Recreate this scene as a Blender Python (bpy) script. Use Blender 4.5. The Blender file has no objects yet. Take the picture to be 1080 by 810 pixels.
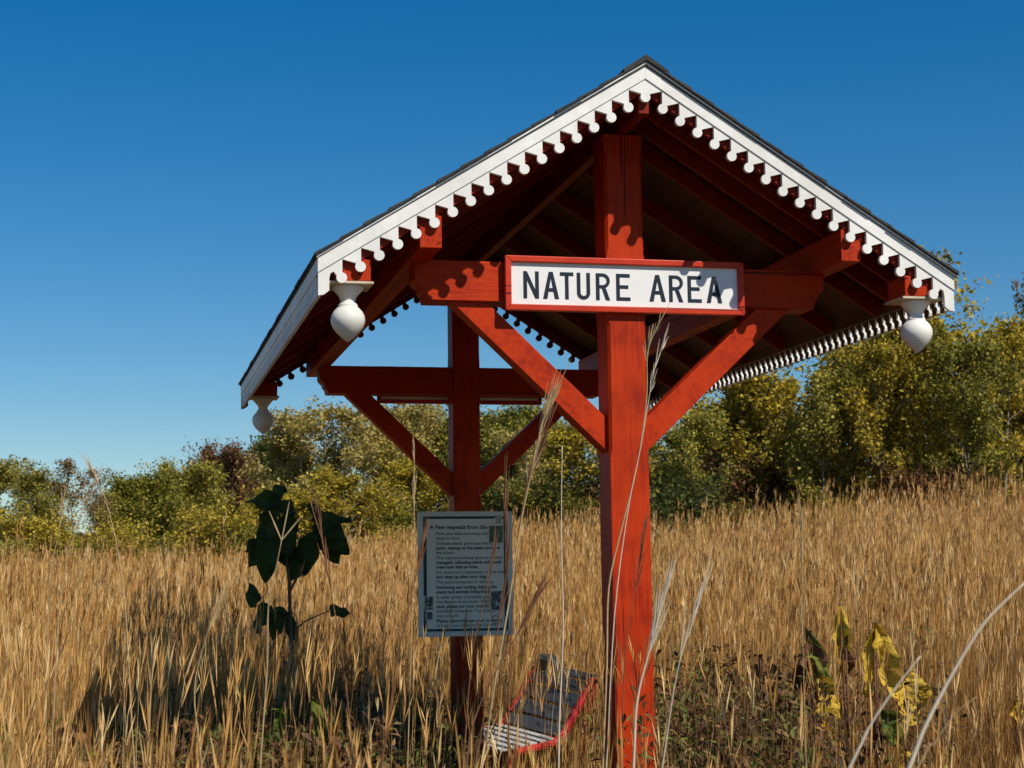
import bpy, bmesh, math, random
import numpy as np
from mathutils import Matrix, Vector
random.seed(7); RNG = np.random.default_rng(11)
C = bpy.context.scene.collection
scene = bpy.context.scene

# ------------------------------------------------------------------ camera, light, exposure
CAM = Vector((-2.2635, -7.0232, 1.5415)); FPX = 1788.74
RX = Vector((0.974293, -0.224878, -0.01356)); RF = Vector((0.22488, 0.96716, 0.118449)); RU = Vector((-0.013522, -0.118453, 0.992868))
cam_d = bpy.data.cameras.new('camera'); cam = bpy.data.objects.new('camera', cam_d); C.objects.link(cam)
cam_d.sensor_fit = 'HORIZONTAL'; cam_d.sensor_width = 36; cam_d.lens = 36*FPX/1080
cam_d.clip_start = 0.1; cam_d.clip_end = 3000
M3 = Matrix((RX, RU, -RF)).transposed()
cam.matrix_world = Matrix.Translation(CAM) @ M3.to_4x4()
scene.camera = cam
cam_d.dof.use_dof = True; cam_d.dof.focus_distance = 7.6; cam_d.dof.aperture_fstop = 11

w = bpy.data.worlds.new('World'); scene.world = w; w.use_nodes = True
nt = w.node_tree; nt.nodes.clear()
sky = nt.nodes.new('ShaderNodeTexSky'); sky.sky_type = 'NISHITA'; sky.sun_disc = False
SUN = Vector((0.52, -0.9, 1.07)).normalized()
sky.sun_elevation = math.asin(SUN.z); sky.sun_rotation = math.atan2(SUN.x, SUN.y)
sky.altitude = 0; sky.air_density = 1.0; sky.dust_density = 0.15; sky.ozone_density = 3.5
hsv = nt.nodes.new('ShaderNodeHueSaturation'); hsv.inputs['Saturation'].default_value = 1.45; hsv.inputs['Value'].default_value = 1.2
bg = nt.nodes.new('ShaderNodeBackground'); bg.inputs['Strength'].default_value = 0.075
out = nt.nodes.new('ShaderNodeOutputWorld')
nt.links.new(sky.outputs[0], hsv.inputs['Color']); nt.links.new(hsv.outputs[0], bg.inputs[0]); nt.links.new(bg.outputs[0], out.inputs[0])
sun_d = bpy.data.lights.new('sun', 'SUN'); sun_d.energy = 5.0; sun_d.angle = math.radians(0.5); sun_d.color = (1.0, 0.93, 0.82)
sun = bpy.data.objects.new('sun', sun_d); C.objects.link(sun)
sun.rotation_euler = SUN.to_track_quat('Z', 'Y').to_euler(); sun.location = (8, -12, 16)
vs = scene.view_settings; vs.view_transform = 'Standard'; vs.look = 'None'; vs.exposure = 0.0; vs.gamma = 1.0

# ------------------------------------------------------------------ helpers
S = 0.08; Z0 = 3.7                      # one trim tooth is 8 cm; kiosk coordinates have z = 0 at the ridge tooth
def kp(x, y, z): return Vector((x*S, y*S, Z0 + z*S))
def ray(px, py): return (RX*((px-540)/FPX) + RF - RU*((py-405)/FPX))
def at(px, py, dist):                   # world point seen at photo pixel, at distance along the view axis
    return CAM + ray(px, py)*dist
def tag(o, label=None, cat=None, group=None, kind=None):
    if label: o['label'] = label
    if cat: o['category'] = cat
    if group: o['group'] = group
    if kind: o['kind'] = kind
    return o
def empty(name, loc=(0, 0, 0)):
    o = bpy.data.objects.new(name, None); C.objects.link(o); o.location = loc; o.empty_display_size = 0.2
    bpy.context.view_layer.update()
    return o
def link(name, me, mat, parent=None, smooth=False):
    o = bpy.data.objects.new(name, me); C.objects.link(o)
    if mat is not None and not me.materials:
        me.materials.append(mat)
    if parent is not None:
        p = Vector((0, 0, 0)); q = parent
        while q is not None: p += q.location; q = q.parent
        o.parent = parent
        if not o.get('_abs'): o.location = -p      # meshes are written in world coordinates
    if smooth:
        me.polygons.foreach_set('use_smooth', [True]*len(me.polygons))
    return o
class MB:
    def __init__(s): s.v = []; s.f = []
    def add(s, vs, fs):
        n = len(s.v); s.v += [tuple(v) for v in vs]; s.f += [tuple(i+n for i in f) for f in fs]
    def box(s, x0, x1, y0, y1, z0, z1, tr=kp):
        vs = [tr(x, y, z) for x in (x0, x1) for y in (y0, y1) for z in (z0, z1)]
        s.add(vs, [(0,1,3,2),(4,6,7,5),(0,4,5,1),(2,3,7,6),(0,2,6,4),(1,5,7,3)])
    def prism(s, poly, a, b, mk):       # mk(u, v, t) -> point
        n = len(poly)
        vs = [mk(u, v, a) for u, v in poly] + [mk(u, v, b) for u, v in poly]
        fs = [tuple(range(n))[::-1], tuple(range(n, 2*n))] + [(i, (i+1) % n, n+(i+1) % n, n+i) for i in range(n)]
        s.add(vs, fs)
    def tube(s, pts, rads, n=6, cap=True):
        pts = [Vector(p) for p in pts]; k0 = len(s.v); 
        up = Vector((0.3, 0.9, 0.2))
        for i, p in enumerate(pts):
            d = (pts[min(i+1, len(pts)-1)] - pts[max(i-1, 0)]).normalized()
            a = d.cross(up)
            if a.length < 1e-3: a = d.cross(Vector((1, 0, 0)))
            a.normalize(); b = d.cross(a)
            for j in range(n):
                t = 2*math.pi*j/n
                s.v.append(tuple(p + (a*math.cos(t) + b*math.sin(t))*rads[i]))
        for i in range(len(pts)-1):
            for j in range(n):
                q = k0+i*n
                s.f.append((q+j, q+(j+1) % n, q+n+(j+1) % n, q+n+j))
        if cap:
            s.f.append(tuple(k0+j for j in range(n))[::-1]); q = k0+(len(pts)-1)*n; s.f.append(tuple(q+j for j in range(n)))
    def mesh(s, name):
        me = bpy.data.meshes.new(name); me.from_pydata(s.v, [], s.f); 
        bm = bmesh.new(); bm.from_mesh(me); bmesh.ops.recalc_face_normals(bm, faces=bm.faces); bm.to_mesh(me); bm.free()
        return me
    def build(s, name, mat, parent=None, bevel=0, smooth=False):
        o = link(name, s.mesh(name), mat, parent, smooth)
        if bevel:
            m = o.modifiers.new('bevel', 'BEVEL'); m.width = bevel; m.segments = 2; m.limit_method = 'ANGLE'; m.angle_limit = math.radians(40)
        return o

# ------------------------------------------------------------------ materials
def new_mat(name):
    m = bpy.data.materials.new(name); m.use_nodes = True
    b = m.node_tree.nodes['Principled BSDF']
    return m, m.node_tree, b
def noise(nt, scale, detail=4, rough=0.6, vec=None, dist=0):
    n = nt.nodes.new('ShaderNodeTexNoise'); n.inputs['Scale'].default_value = scale; n.inputs['Detail'].default_value = detail
    n.inputs['Roughness'].default_value = rough; n.inputs['Distortion'].default_value = dist
    if vec: nt.links.new(vec, n.inputs['Vector'])
    return n
def ramp(nt, fac, stops):
    r = nt.nodes.new('ShaderNodeValToRGB'); nt.links.new(fac, r.inputs[0])
    e = r.color_ramp.elements
    while len(e) < len(stops): e.new(0.5)
    for k, (p, c) in enumerate(stops): e[k].position = p; e[k].color = (*c, 1)
    return r
def wood_mat(name, col, col2, rough=0.55, axis=(1, 1, 1), bump=0.35, grain=60, crack=True):
    m, nt, b = new_mat(name)
    tc = nt.nodes.new('ShaderNodeTexCoord'); mp = nt.nodes.new('ShaderNodeMapping')
    mp.inputs['Scale'].default_value = axis; nt.links.new(tc.outputs['Object'], mp.inputs[0])
    n1 = noise(nt, grain, 5, 0.65, mp.outputs[0], 0.3)
    n2 = noise(nt, 5, 4, 0.6, tc.outputs['Object'])
    mixf = nt.nodes.new('ShaderNodeMath'); mixf.operation = 'MULTIPLY_ADD'; mixf.inputs[1].default_value = 0.5
    nt.links.new(n1.outputs[0], mixf.inputs[0]); 
    h = nt.nodes.new('ShaderNodeMath'); h.operation = 'MULTIPLY'; h.inputs[1].default_value = 0.5; nt.links.new(n2.outputs[0], h.inputs[0])
    nt.links.new(h.outputs[0], mixf.inputs[2])
    r = ramp(nt, mixf.outputs[0], [(0.36, col2), (0.52, col), (0.72, tuple(min(1, c*1.18) for c in col))])
    mp2 = nt.nodes.new('ShaderNodeMapping'); mp2.inputs['Scale'].default_value = tuple(a*(.25 if a < .2 else 1) for a in axis); nt.links.new(tc.outputs['Object'], mp2.inputs[0])
    n3 = noise(nt, 42, 2, 0.5, mp2.outputs[0], 0.6)
    ck = ramp(nt, n3.outputs[0], [(0.33, (.22, .22, .22)), (0.365, (1, 1, 1))])
    n4 = noise(nt, 2.2, 3, 0.6, tc.outputs['Object']); dirt = ramp(nt, n4.outputs[0], [(0.3, (.74, .72, .70)), (0.6, (1, 1, 1))])
    m1 = nt.nodes.new('ShaderNodeMixRGB'); m1.blend_type = 'MULTIPLY'; m1.inputs[0].default_value = 1.0 if min(axis) < .2 else 0.0
    m2 = nt.nodes.new('ShaderNodeMixRGB'); m2.blend_type = 'MULTIPLY'; m2.inputs[0].default_value = 0.6
    nt.links.new(r.outputs[0], m1.inputs[1]); nt.links.new(ck.outputs[0], m1.inputs[2]); nt.links.new(m1.outputs[0], m2.inputs[1]); nt.links.new(dirt.outputs[0], m2.inputs[2])
    nt.links.new(m2.outputs[0], b.inputs['Base Color'])
    b.inputs['Roughness'].default_value = rough; b.inputs['Specular IOR Level'].default_value = 0.12
    bp = nt.nodes.new('ShaderNodeBump'); bp.inputs['Strength'].default_value = bump; bp.inputs['Distance'].default_value = 0.003
    nt.links.new(n1.outputs[0], bp.inputs['Height'])
    nt.links.new(bp.outputs[0], b.inputs['Normal'])
    return m
RED = (0.46, 0.034, 0.003); RED2 = (0.28, 0.016, 0.003)
red_z = wood_mat('red_paint_vertical', RED, RED2, axis=(1, 1, 0.07), grain=70)
red_x = wood_mat('red_paint_beam', RED, RED2, axis=(0.06, 1, 1), grain=90, bump=0.6)
red_y = wood_mat('red_paint_purlin', RED, RED2, axis=(1, 0.06, 1), grain=70)
red_d = wood_mat('red_paint_brace', RED, RED2, axis=(0.5, 1, 0.5), grain=60, bump=0.5)
red_shaded = wood_mat('red_paint_roof_shade', (0.24, 0.020, 0.006), (0.16, 0.012, 0.004), axis=(0.5, 1, 0.5), grain=60)  # red paint darkened: the shade under the roof is put into the colour
white = wood_mat('white_paint', (0.80, 0.79, 0.75), (0.75, 0.74, 0.70), axis=(1, 1, 1), grain=25, bump=0.12, rough=0.5)
white_sat = wood_mat('white_gloss_paint', (0.80, 0.78, 0.72), (0.74, 0.72, 0.66), grain=8, bump=0.03, rough=0.35)
beige = wood_mat('beige_board', (0.62, 0.52, 0.38), (0.5, 0.42, 0.3), grain=20, bump=0.1)
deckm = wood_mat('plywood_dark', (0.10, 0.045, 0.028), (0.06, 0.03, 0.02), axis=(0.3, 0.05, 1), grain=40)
m, nt, b = new_mat('asphalt_shingle'); shingle = m
tc = nt.nodes.new('ShaderNodeTexCoord'); n = noise(nt, 120, 3, 0.7, tc.outputs['Object']); n2 = noise(nt, 6, 3, 0.6, tc.outputs['Object'])
mx = nt.nodes.new('ShaderNodeMath'); mx.operation = 'MULTIPLY'; nt.links.new(n.outputs[0], mx.inputs[0]); nt.links.new(n2.outputs[0], mx.inputs[1])
r = ramp(nt, mx.outputs[0], [(0.1, (0.018, 0.018, 0.017)), (0.45, (0.07, 0.068, 0.062))]); nt.links.new(r.outputs[0], b.inputs['Base Color'])
b.inputs['Roughness'].default_value = 0.95
def plain(name, col, rough=0.5, metal=0, nz=0.12, scale=30):
    m, nt, b = new_mat(name)
    tc = nt.nodes.new('ShaderNodeTexCoord'); n = noise(nt, scale, 4, 0.6, tc.outputs['Object'])
    r = ramp(nt, n.outputs[0], [(0.3, tuple(c*(1-nz) for c in col)), (0.7, tuple(min(1, c*(1+nz)) for c in col))])
    nt.links.new(r.outputs[0], b.inputs['Base Color']); b.inputs['Roughness'].default_value = rough; b.inputs['Metallic'].default_value = metal; b.inputs['Specular IOR Level'].default_value = 0.2
    return m
sign_white = plain('sign_white', (0.78, 0.77, 0.75), 0.4, nz=0.03, scale=15)
navy = plain('navy_letters', (0.012, 0.02, 0.035), 0.5)
sign_frame = wood_mat('red_sign_frame', (0.56, 0.05, 0.022), (0.45, 0.035, 0.016), axis=(0.1, 1, 1), grain=30, bump=0.15, rough=0.35)
steel = plain('brushed_aluminium', (0.62, 0.60, 0.52), 0.45, 0.2, 0.08, 60)
panel_grey = plain('pale_printed_panel', (0.78, 0.74, 0.60), 0.35, nz=0.05, scale=8)
dgreen = plain('dark_green_border', (0.02, 0.06, 0.05), 0.35)
ink = plain('black_ink', (0.015, 0.018, 0.02), 0.6)
def leafy(name, cols, trans=0.35, rough=0.6, var=0.25, attr=True):
    """diffuse + translucent leaf; hue picked per leaf from the 'tint' attribute"""
    m = bpy.data.materials.new(name); m.use_nodes = True; nt = m.node_tree; nt.nodes.clear()
    o = nt.nodes.new('ShaderNodeOutputMaterial'); a = nt.nodes.new('ShaderNodeAttribute'); a.attribute_name = 'tint'
    st = [(k/(len(cols)-1) if len(cols) > 1 else 0, c) for k, c in enumerate(cols)]
    r = ramp(nt, a.outputs['Fac'], st)
    d = nt.nodes.new('ShaderNodeBsdfPrincipled'); d.inputs['Roughness'].default_value = rough
    d.inputs['Specular IOR Level'].default_value = 0.25
    t = nt.nodes.new('ShaderNodeBsdfTranslucent'); mix = nt.nodes.new('ShaderNodeMixShader'); mix.inputs[0].default_value = trans
    nt.links.new(r.outputs[0], d.inputs['Base Color']); nt.links.new(r.outputs[0], t.inputs[0])
    nt.links.new(d.outputs[0], mix.inputs[1]); nt.links.new(t.outputs[0], mix.inputs[2]); nt.links.new(mix.outputs[0], o.inputs[0])
    return m
straw = leafy('straw_grass', [(0.045, 0.024, 0.012), (0.22, 0.095, 0.022), (0.52, 0.265, 0.065), (0.70, 0.41, 0.13), (0.90, 0.64, 0.31), (0.16, 0.17, 0.022)], trans=0.16)
bark = wood_mat('grey_brown_bark', (0.16, 0.12, 0.08), (0.07, 0.05, 0.035), axis=(1, 1, 0.25), grain=12, bump=0.8, rough=0.9)
bark_pale = wood_mat('pale_bark', (0.34, 0.30, 0.23), (0.2, 0.17, 0.12), axis=(1, 1, 0.4), grain=12, bump=0.6, rough=0.9)

# ------------------------------------------------------------------ terrain
def sp(t, k=1.5):                       # smooth max(0, t)
    return np.log1p(np.exp(np.clip(t/k, -30, 30)))*k
def H(x, y):
    x = np.asarray(x, float); y = np.asarray(y, float)
    xc = 8.9-sp(8.9-x, 1.5)
    h = 0.031*sp(y-8, 2.5) + 0.165*sp(xc-1.6, 1.6)*np.clip((y+2)/18, 0, 1)
    h = h + 0.05*np.sin(x*0.7+1)*np.cos(y*0.45)*np.clip((np.hypot(x, y-2)-3)/8, 0, 1)
    far = np.clip((np.hypot(x, y)-90)/200, 0, 1)
    return h*(1-far) + 3.2*far
def hz(x, y): return float(H(x, y))
def ground():
    g1 = np.concatenate([-np.geomspace(1500, 62, 14), np.linspace(-60, 60, 121), np.geomspace(62, 1500, 14)])
    X, Y = np.meshgrid(g1, g1+20, indexing='ij'); Z = H(X, Y)
    n = len(g1); vs = np.stack([X, Y, Z], -1).reshape(-1, 3)
    i, j = np.meshgrid(np.arange(n-1), np.arange(n-1), indexing='ij'); a = (i*n+j).ravel()
    fs = np.stack([a, a+n, a+n+1, a+1], -1)
    me = bpy.data.meshes.new('ground'); me.from_pydata(vs.tolist(), [], fs.tolist())
    m, nt, b = new_mat('dry_meadow_soil'); tc = nt.nodes.new('ShaderNodeTexCoord')
    n1 = noise(nt, 9, 6, 0.7, tc.outputs['Object']); n2 = noise(nt, 0.4, 3, 0.6, tc.outputs['Object'])
    r = ramp(nt, n1.outputs[0], [(0.3, (0.06, 0.04, 0.018)), (0.5, (0.16, 0.10, 0.035)), (0.7, (0.26, 0.17, 0.06))])
    r2 = ramp(nt, n2.outputs[0], [(0.4, (1, 1, 1)), (0.7, (0.6, 0.75, 0.4))])
    mm = nt.nodes.new('ShaderNodeMixRGB'); mm.blend_type = 'MULTIPLY'; mm.inputs[0].default_value = 1
    nt.links.new(r.outputs[0], mm.inputs[1]); nt.links.new(r2.outputs[0], mm.inputs[2]); nt.links.new(mm.outputs[0], b.inputs['Base Color'])
    b.inputs['Roughness'].default_value = 1
    o = link('ground', me, m, smooth=True); tag(o, kind='structure')
ground()

# ------------------------------------------------------------------ the shelter
K = empty('wooden_shelter', (0, 0.4, 0))
tag(K, 'red timber gable roofed shelter with white scalloped trim standing in the tall grass', 'shelter')
ML = 0.629; LEN = 57.7; YP = 4.6; PW = 2.3; YB = LEN-YP-PW
def line(x): return -ML*abs(x)
# posts with stopped chamfers
def post(y0):
    mb = MB(); zs = [(-46.6, .03), (-20.3, .03), (-19.9, .03), (-19.3, .16), (-12.2, .16), (-11.6, .03), (-8.3, .03), (-7.6, .16), (-2.2, .16), (-1.5, .03), (-0.95, .03)]
    zs = [(-46.6, .05), (-12.6, .05), (-12.45, .05), (-12.1, .0)] if False else zs
    n = 8; h = PW/2
    for z, c in zs:
        for (x, y) in [(-h+c, -h), (h-c, -h), (h, -h+c), (h, h-c), (h-c, h), (-h+c, h), (-h, h-c), (-h, -h+c)]:
            mb.v.append(tuple(kp(x, y0+h+y, z)))
    for i in range(len(zs)-1):
        for j in range(n): mb.f.append((i*n+j, i*n+(j+1) % n, (i+1)*n+(j+1) % n, (i+1)*n+j))
    mb.f.append(tuple(range(n))[::-1]); mb.f.append(tuple((len(zs)-1)*n+j for j in range(n)))
    return mb.build('post', red_z, K)
post(YP); post(YB)
# cross beams with an ogee cut at the ends
for y0 in (YP, YB):
    mb = MB(); zb, zt = -10.95, -8.66
    end = [(12.3, zt), (12.3, -9.75), (12.12, -10.0), (11.95, -10.12), (11.9, -10.35), (11.72, -10.55), (11.62, zb)]
    poly = end + [(-x, z) for x, z in end[::-1]]
    mb.prism(poly, y0+.15, y0+PW-.15, lambda u, v, t: kp(u, t, v))
    mb.build('crossbeam', red_x, K, bevel=0.003)
# knee braces
for y0 in (YP, YB):
    for s in (-1, 1):
        mb = MB(); poly = [(1.05, -19.55), (1.05, -17.6), (8.15, -10.9), (10.25, -10.9)]
        mb.prism(poly, y0+.45, y0+PW-.55, lambda u, v, t: kp(s*u, t, v))
        mb.build('brace', red_d, K, bevel=0.003)
# long timbers: mid purlins, eave plates, ridge beam
for s in (-1, 1):
    mb = MB(); mb.box(s*11.55, s*12.75, .42, LEN-.42, -8.87, -7.05); mb.build('purlin', red_y, K, bevel=0.003)
    for ya, yb in ((.42, 2.7), (LEN-2.7, LEN-.42)):
        mb = MB(); mb.box(s*15.4, s*17.35, ya, yb, -10.78, -9.6); mb.build('corner_block', red_y, K, bevel=0.003)
mb = MB(); mb.box(-.3, .3, .42, LEN-.42, -0.85, 0.95); mb.build('ridge_beam', red_shaded, K, bevel=0.002)
# rafters
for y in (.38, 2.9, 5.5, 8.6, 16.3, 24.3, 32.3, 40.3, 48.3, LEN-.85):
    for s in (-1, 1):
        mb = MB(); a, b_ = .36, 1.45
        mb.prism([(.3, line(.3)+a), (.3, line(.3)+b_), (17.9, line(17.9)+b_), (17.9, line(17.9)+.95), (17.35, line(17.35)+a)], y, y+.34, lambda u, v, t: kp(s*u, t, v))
        mb.build('rafter', red_shaded, K)
# deck and shingles
for s in (-1, 1):
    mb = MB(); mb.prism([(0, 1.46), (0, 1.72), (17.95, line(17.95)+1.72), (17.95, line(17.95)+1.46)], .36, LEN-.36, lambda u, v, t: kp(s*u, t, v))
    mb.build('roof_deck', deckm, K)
    mb = MB(); nC = 14; u1 = 18.44; off = 2.0
    for k in range(nC):                # courses, lowest first, each with slightly uneven tabs
        xa = u1*(nC-k)/nC; xb = max(0, xa-u1/nC-.25)
        y = -.22+random.uniform(-.08, .04)
        while y < LEN+.1:
            wv = random.uniform(1.3, 2.8); y2 = min(y+wv, LEN+.2+random.uniform(-.06, .06)); lift = random.uniform(0, .06)
            x0 = xa+random.uniform(-.04, .04)
            th = .16+lift; e = off+.02
            mb.prism([(x0, line(x0)+e), (x0, line(x0)+e+th), (xb, line(xb)+e+.07), (xb, line(xb)+e)], y, y2-.02, lambda u, v, t: kp(s*u, t, v))
            y = y2
            if y > LEN: break
    mb.prism([(0, 2.05), (0, 2.36), (1.3, line(1.3)+2.3), (1.3, line(1.3)+2.12)], -.25, LEN+.25, lambda u, v, t: kp(s*u, t, v))
    mb.prism([(0, 1.74), (0, 1.99), (18.36, line(18.36)+1.99), (18.36, line(18.36)+1.84)], -.06, LEN+.06, lambda u, v, t: kp(s*u, t, v))
    mb.build('shingle_roof', shingle, K)
# barge boards and scalloped trim; their inner faces get a second, brown material
bare = wood_mat('brown_board_inner', (0.16, 0.085, 0.05), (0.09, 0.05, 0.03), grain=20)
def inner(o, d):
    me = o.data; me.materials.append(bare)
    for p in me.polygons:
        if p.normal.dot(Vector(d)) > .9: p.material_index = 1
R = .285
def arc(a0, a1, n, r=R): return [(r*math.cos(math.radians(a0+(a1-a0)*i/n)), r*math.sin(math.radians(a0+(a1-a0)*i/n))) for i in range(n+1)]
TOP, SEAM = 1.97, 1.03
def tooth_u(tilt):                      # u = towards the ridge (vertical edge side), tooth hangs from a seam with slope tilt
    p = [(-.97, SEAM-.03-tilt*1.0+.25), (.03, SEAM+.25), (.03, .275)]
    p += arc(80, -210, 12)
    p += [(-.27, .19), (-.97, SEAM-.03-tilt*1.0)]
    return p
for (ya, yb, sg) in ((0, .33, 1), (LEN, LEN-.33, -1)):
    yt, yt2 = ya+sg*.07, yb-sg*.02
    for s in (-1, 1):
        mb = MB(); mb.prism([(0, SEAM), (0, TOP), (18.28, line(18.28)+TOP), (18.28, line(18.28)+SEAM)], ya, yb, lambda u, v, t: kp(s*u, t, v))
        # thin drip moulding on the top edge
        mb.prism([(0, TOP-.12), (0, TOP+.02), (18.36, line(18.36)+TOP+.02), (18.36, line(18.36)+TOP-.12)], ya-sg*.1, ya+sg*.02, lambda u, v, t: kp(s*u, t, v))
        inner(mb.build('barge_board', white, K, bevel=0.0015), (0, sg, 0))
        mb = MB()
        for k in range(1, 17):
            j = random.uniform(-.012, .012)
            mb.prism([(s*(k-u), v+line(k)+j) for u, v in tooth_u(ML)], yt, yt2, lambda u, v, t: kp(u, t, v))
        k = 17                           # corner piece
        p = [(18.25, line(18.25)+SEAM+.2), (17-.03, line(17)+SEAM+.2), (17-.03, line(17)+.275)]
        p += [(17-u, v+line(17)) for u, v in arc(80, -200, 12)]
        p += [(17.42, line(17)+.32), (17.6, line(17)+.22), (17.66, line(17)-.05), (17.66, line(17)-.7), (17.95, line(17)-.93), (18.25, line(17)-.98)]
        mb.prism([(s*u, v) for u, v in p], yt, yt2, lambda u, v, t: kp(u, t, v))
        if s == 1:                       # the double tooth under the ridge
            p = [(-.97, SEAM-.03-ML+.25), (0, SEAM+.25), (.97, SEAM-.03-ML+.25), (.97, SEAM-.03-ML), (.27, .19)] + arc(30, -210, 12) + [(-.27, .19), (-.97, SEAM-.03-ML)]
            mb.prism(p, yt, yt2, lambda u, v, t: kp(u, t, v))
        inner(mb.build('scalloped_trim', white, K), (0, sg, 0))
# eave fascia with its own scalloped trim
for s in (-1, 1):
    x0, x1 = 17.95, 18.3
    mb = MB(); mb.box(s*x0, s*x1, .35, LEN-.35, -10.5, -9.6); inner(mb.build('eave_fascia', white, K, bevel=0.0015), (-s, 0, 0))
    mb = MB(); k = 0; zc = -11.36; xa, xb = x0+.08, x1-.06
    y = 1.1
    while y < LEN-.8:
        p = [(.97, .86+.2), (-.03, .86+.2), (-.03, .275)] + [(-u, v) for u, v in arc(80, -210, 8)] + [(.27, .15), (.97, .86)]
        mb.prism([(y+u, zc+v) for u, v in p], s*xa, s*xb, lambda u, v, t: kp(t, u, v)); y += 1.0
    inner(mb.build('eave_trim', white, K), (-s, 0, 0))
# pendants at the four corners, with the square plates they hang from
prof = [(.0, 0), (.83, 0), (.86, -.08), (.80, -.2), (.62, -.4), (.46, -.6), (.40, -.78), (.41, -.9), (.5, -.98), (.54, -1.06), (.52, -1.12), (.62, -1.2), (.78, -1.38), (.89, -1.6), (.92, -1.82), (.9, -2.0), (.8, -2.25), (.62, -2.5), (.38, -2.74), (.16, -2.93), (0, -3.02)]
for s in (-1, 1):
    for y in (1.45, LEN-1.45):
        mb = MB(); n = 32; cx = s*16.5
        for r_, z in prof:
            for j in range(n):
                t = 2*math.pi*j/n; mb.v.append(tuple(kp(cx+max(r_, 1e-3)*math.cos(t), y+max(r_, 1e-3)*math.sin(t), -10.91+z)))
        for i in range(len(prof)-1):
            for j in range(n): mb.f.append((i*n+j, i*n+(j+1) % n, (i+1)*n+(j+1) % n, (i+1)*n+j))
        pd = mb.build('pendant', white_sat, K, smooth=True)
        mb = MB(); ya, yb = (.42, 2.9) if y < 10 else (LEN-2.9, LEN-.42)
        mb.box(s*15.25, s*17.93, ya, yb, -10.92, -10.79); mb.build('soffit_plate', beige, K, bevel=0.001)

# ------------------------------------------------------------------ name signs
SX0, SX1, SZ0, SZ1 = -7.2, 7.1, -11.5, -8.36
LET = [('N', -6.11, -5.21), ('A', -4.97, -4.03), ('T', -3.96, -3.17), ('U', -2.97, -2.19), ('R', -1.84, -1.01), ('E', -.63, .21), ('A', 1.35, 2.34), ('R', 2.55, 3.4), ('E', 3.68, 4.53), ('A', 4.83, 5.78)]
def stroke(mb, pts, wd, ya, yb, sx):
    for (x0, z0), (x1, z1) in zip(pts[:-1], pts[1:]):
        pass
def letter(mb, ch, x0, x1, mk):
    zb, zt = -10.78, -9.22; w_ = .21; W = x1-x0; Hh = zt-zb
    def q(poly): mb.prism([(x0+u, zb+v) for u, v in poly], 0, 1, mk)
    if ch == 'N':
        q([(0, 0), (w_, 0), (w_, Hh), (0, Hh)]); q([(W-w_, 0), (W, 0), (W, Hh), (W-w_, Hh)])
        q([(w_+.001, Hh), (w_+.001, Hh-.5), (W-w_-.001, 0), (W-w_-.001, .5)])
    elif ch == 'A':
        m = W/2; t = .25
        q([(0, 0), (t, 0), (m-.001, Hh-.36), (m-.001, Hh), (m-.12, Hh)]); q([(W, 0), (W-t, 0), (m+.001, Hh-.36), (m+.001, Hh), (m+.12, Hh)][::-1])
        u0 = t+(m-t)*(.42/(Hh-.36))+.003; u1 = t+(m-t)*(.62/(Hh-.36))+.003
        q([(u0, .42), (W-u0, .42), (W-u1, .62), (u1, .62)])
    elif ch == 'T':
        q([(0, Hh-.2), (W, Hh-.2), (W, Hh), (0, Hh)]); q([(W/2-w_/2, 0), (W/2+w_/2, 0), (W/2+w_/2, Hh-.201), (W/2-w_/2, Hh-.201)])
    elif ch == 'U':
        ro = W/2; ri = ro-w_; cz = ro
        o_ = [(ro-ro*math.cos(math.pi*i/14), cz-ro*.98*math.sin(math.pi*i/14)) for i in range(15)]
        i_ = [(ro-ri*math.cos(math.pi*i/14), cz-ri*.96*math.sin(math.pi*i/14)) for i in range(15)]
        for a in range(14): q([o_[a], o_[a+1], i_[a+1], i_[a]])
        q([(0, cz+.001), (w_, cz+.001), (w_, Hh), (0, Hh)]); q([(W-w_, cz+.001), (W, cz+.001), (W, Hh), (W-w_, Hh)])
    elif ch == 'R':
        q([(0, 0), (w_, 0), (w_, Hh), (0, Hh)]); hb = Hh*.44; ro = (Hh-hb)/2; ri = ro-.19; cx = W-ro; cz = Hh-ro
        for (za, zb_) in ((Hh-.19, Hh), (hb, hb+.19)): q([(w_+.001, za), (cx, za), (cx, zb_), (w_+.001, zb_)])
        o_ = [(cx+ro*math.sin(math.pi*i/12), cz+ro*math.cos(math.pi*i/12)) for i in range(13)]
        i_ = [(cx+ri*math.sin(math.pi*i/12), cz+ri*math.cos(math.pi*i/12)) for i in range(13)]
        for a in range(12): q([o_[a], o_[a+1], i_[a+1], i_[a]])
        q([(W*.42, hb-.001), (W*.42+.24, hb-.001), (W, 0), (W-.25, 0)])
    elif ch == 'E':
        q([(0, 0), (w_, 0), (w_, Hh), (0, Hh)])
        for z_, l in ((0, W), (Hh/2-.08, W*.86), (Hh-.2, W*.98)): q([(w_+.001, z_), (l, z_), (l, z_+.2), (w_+.001, z_+.2)])
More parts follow.
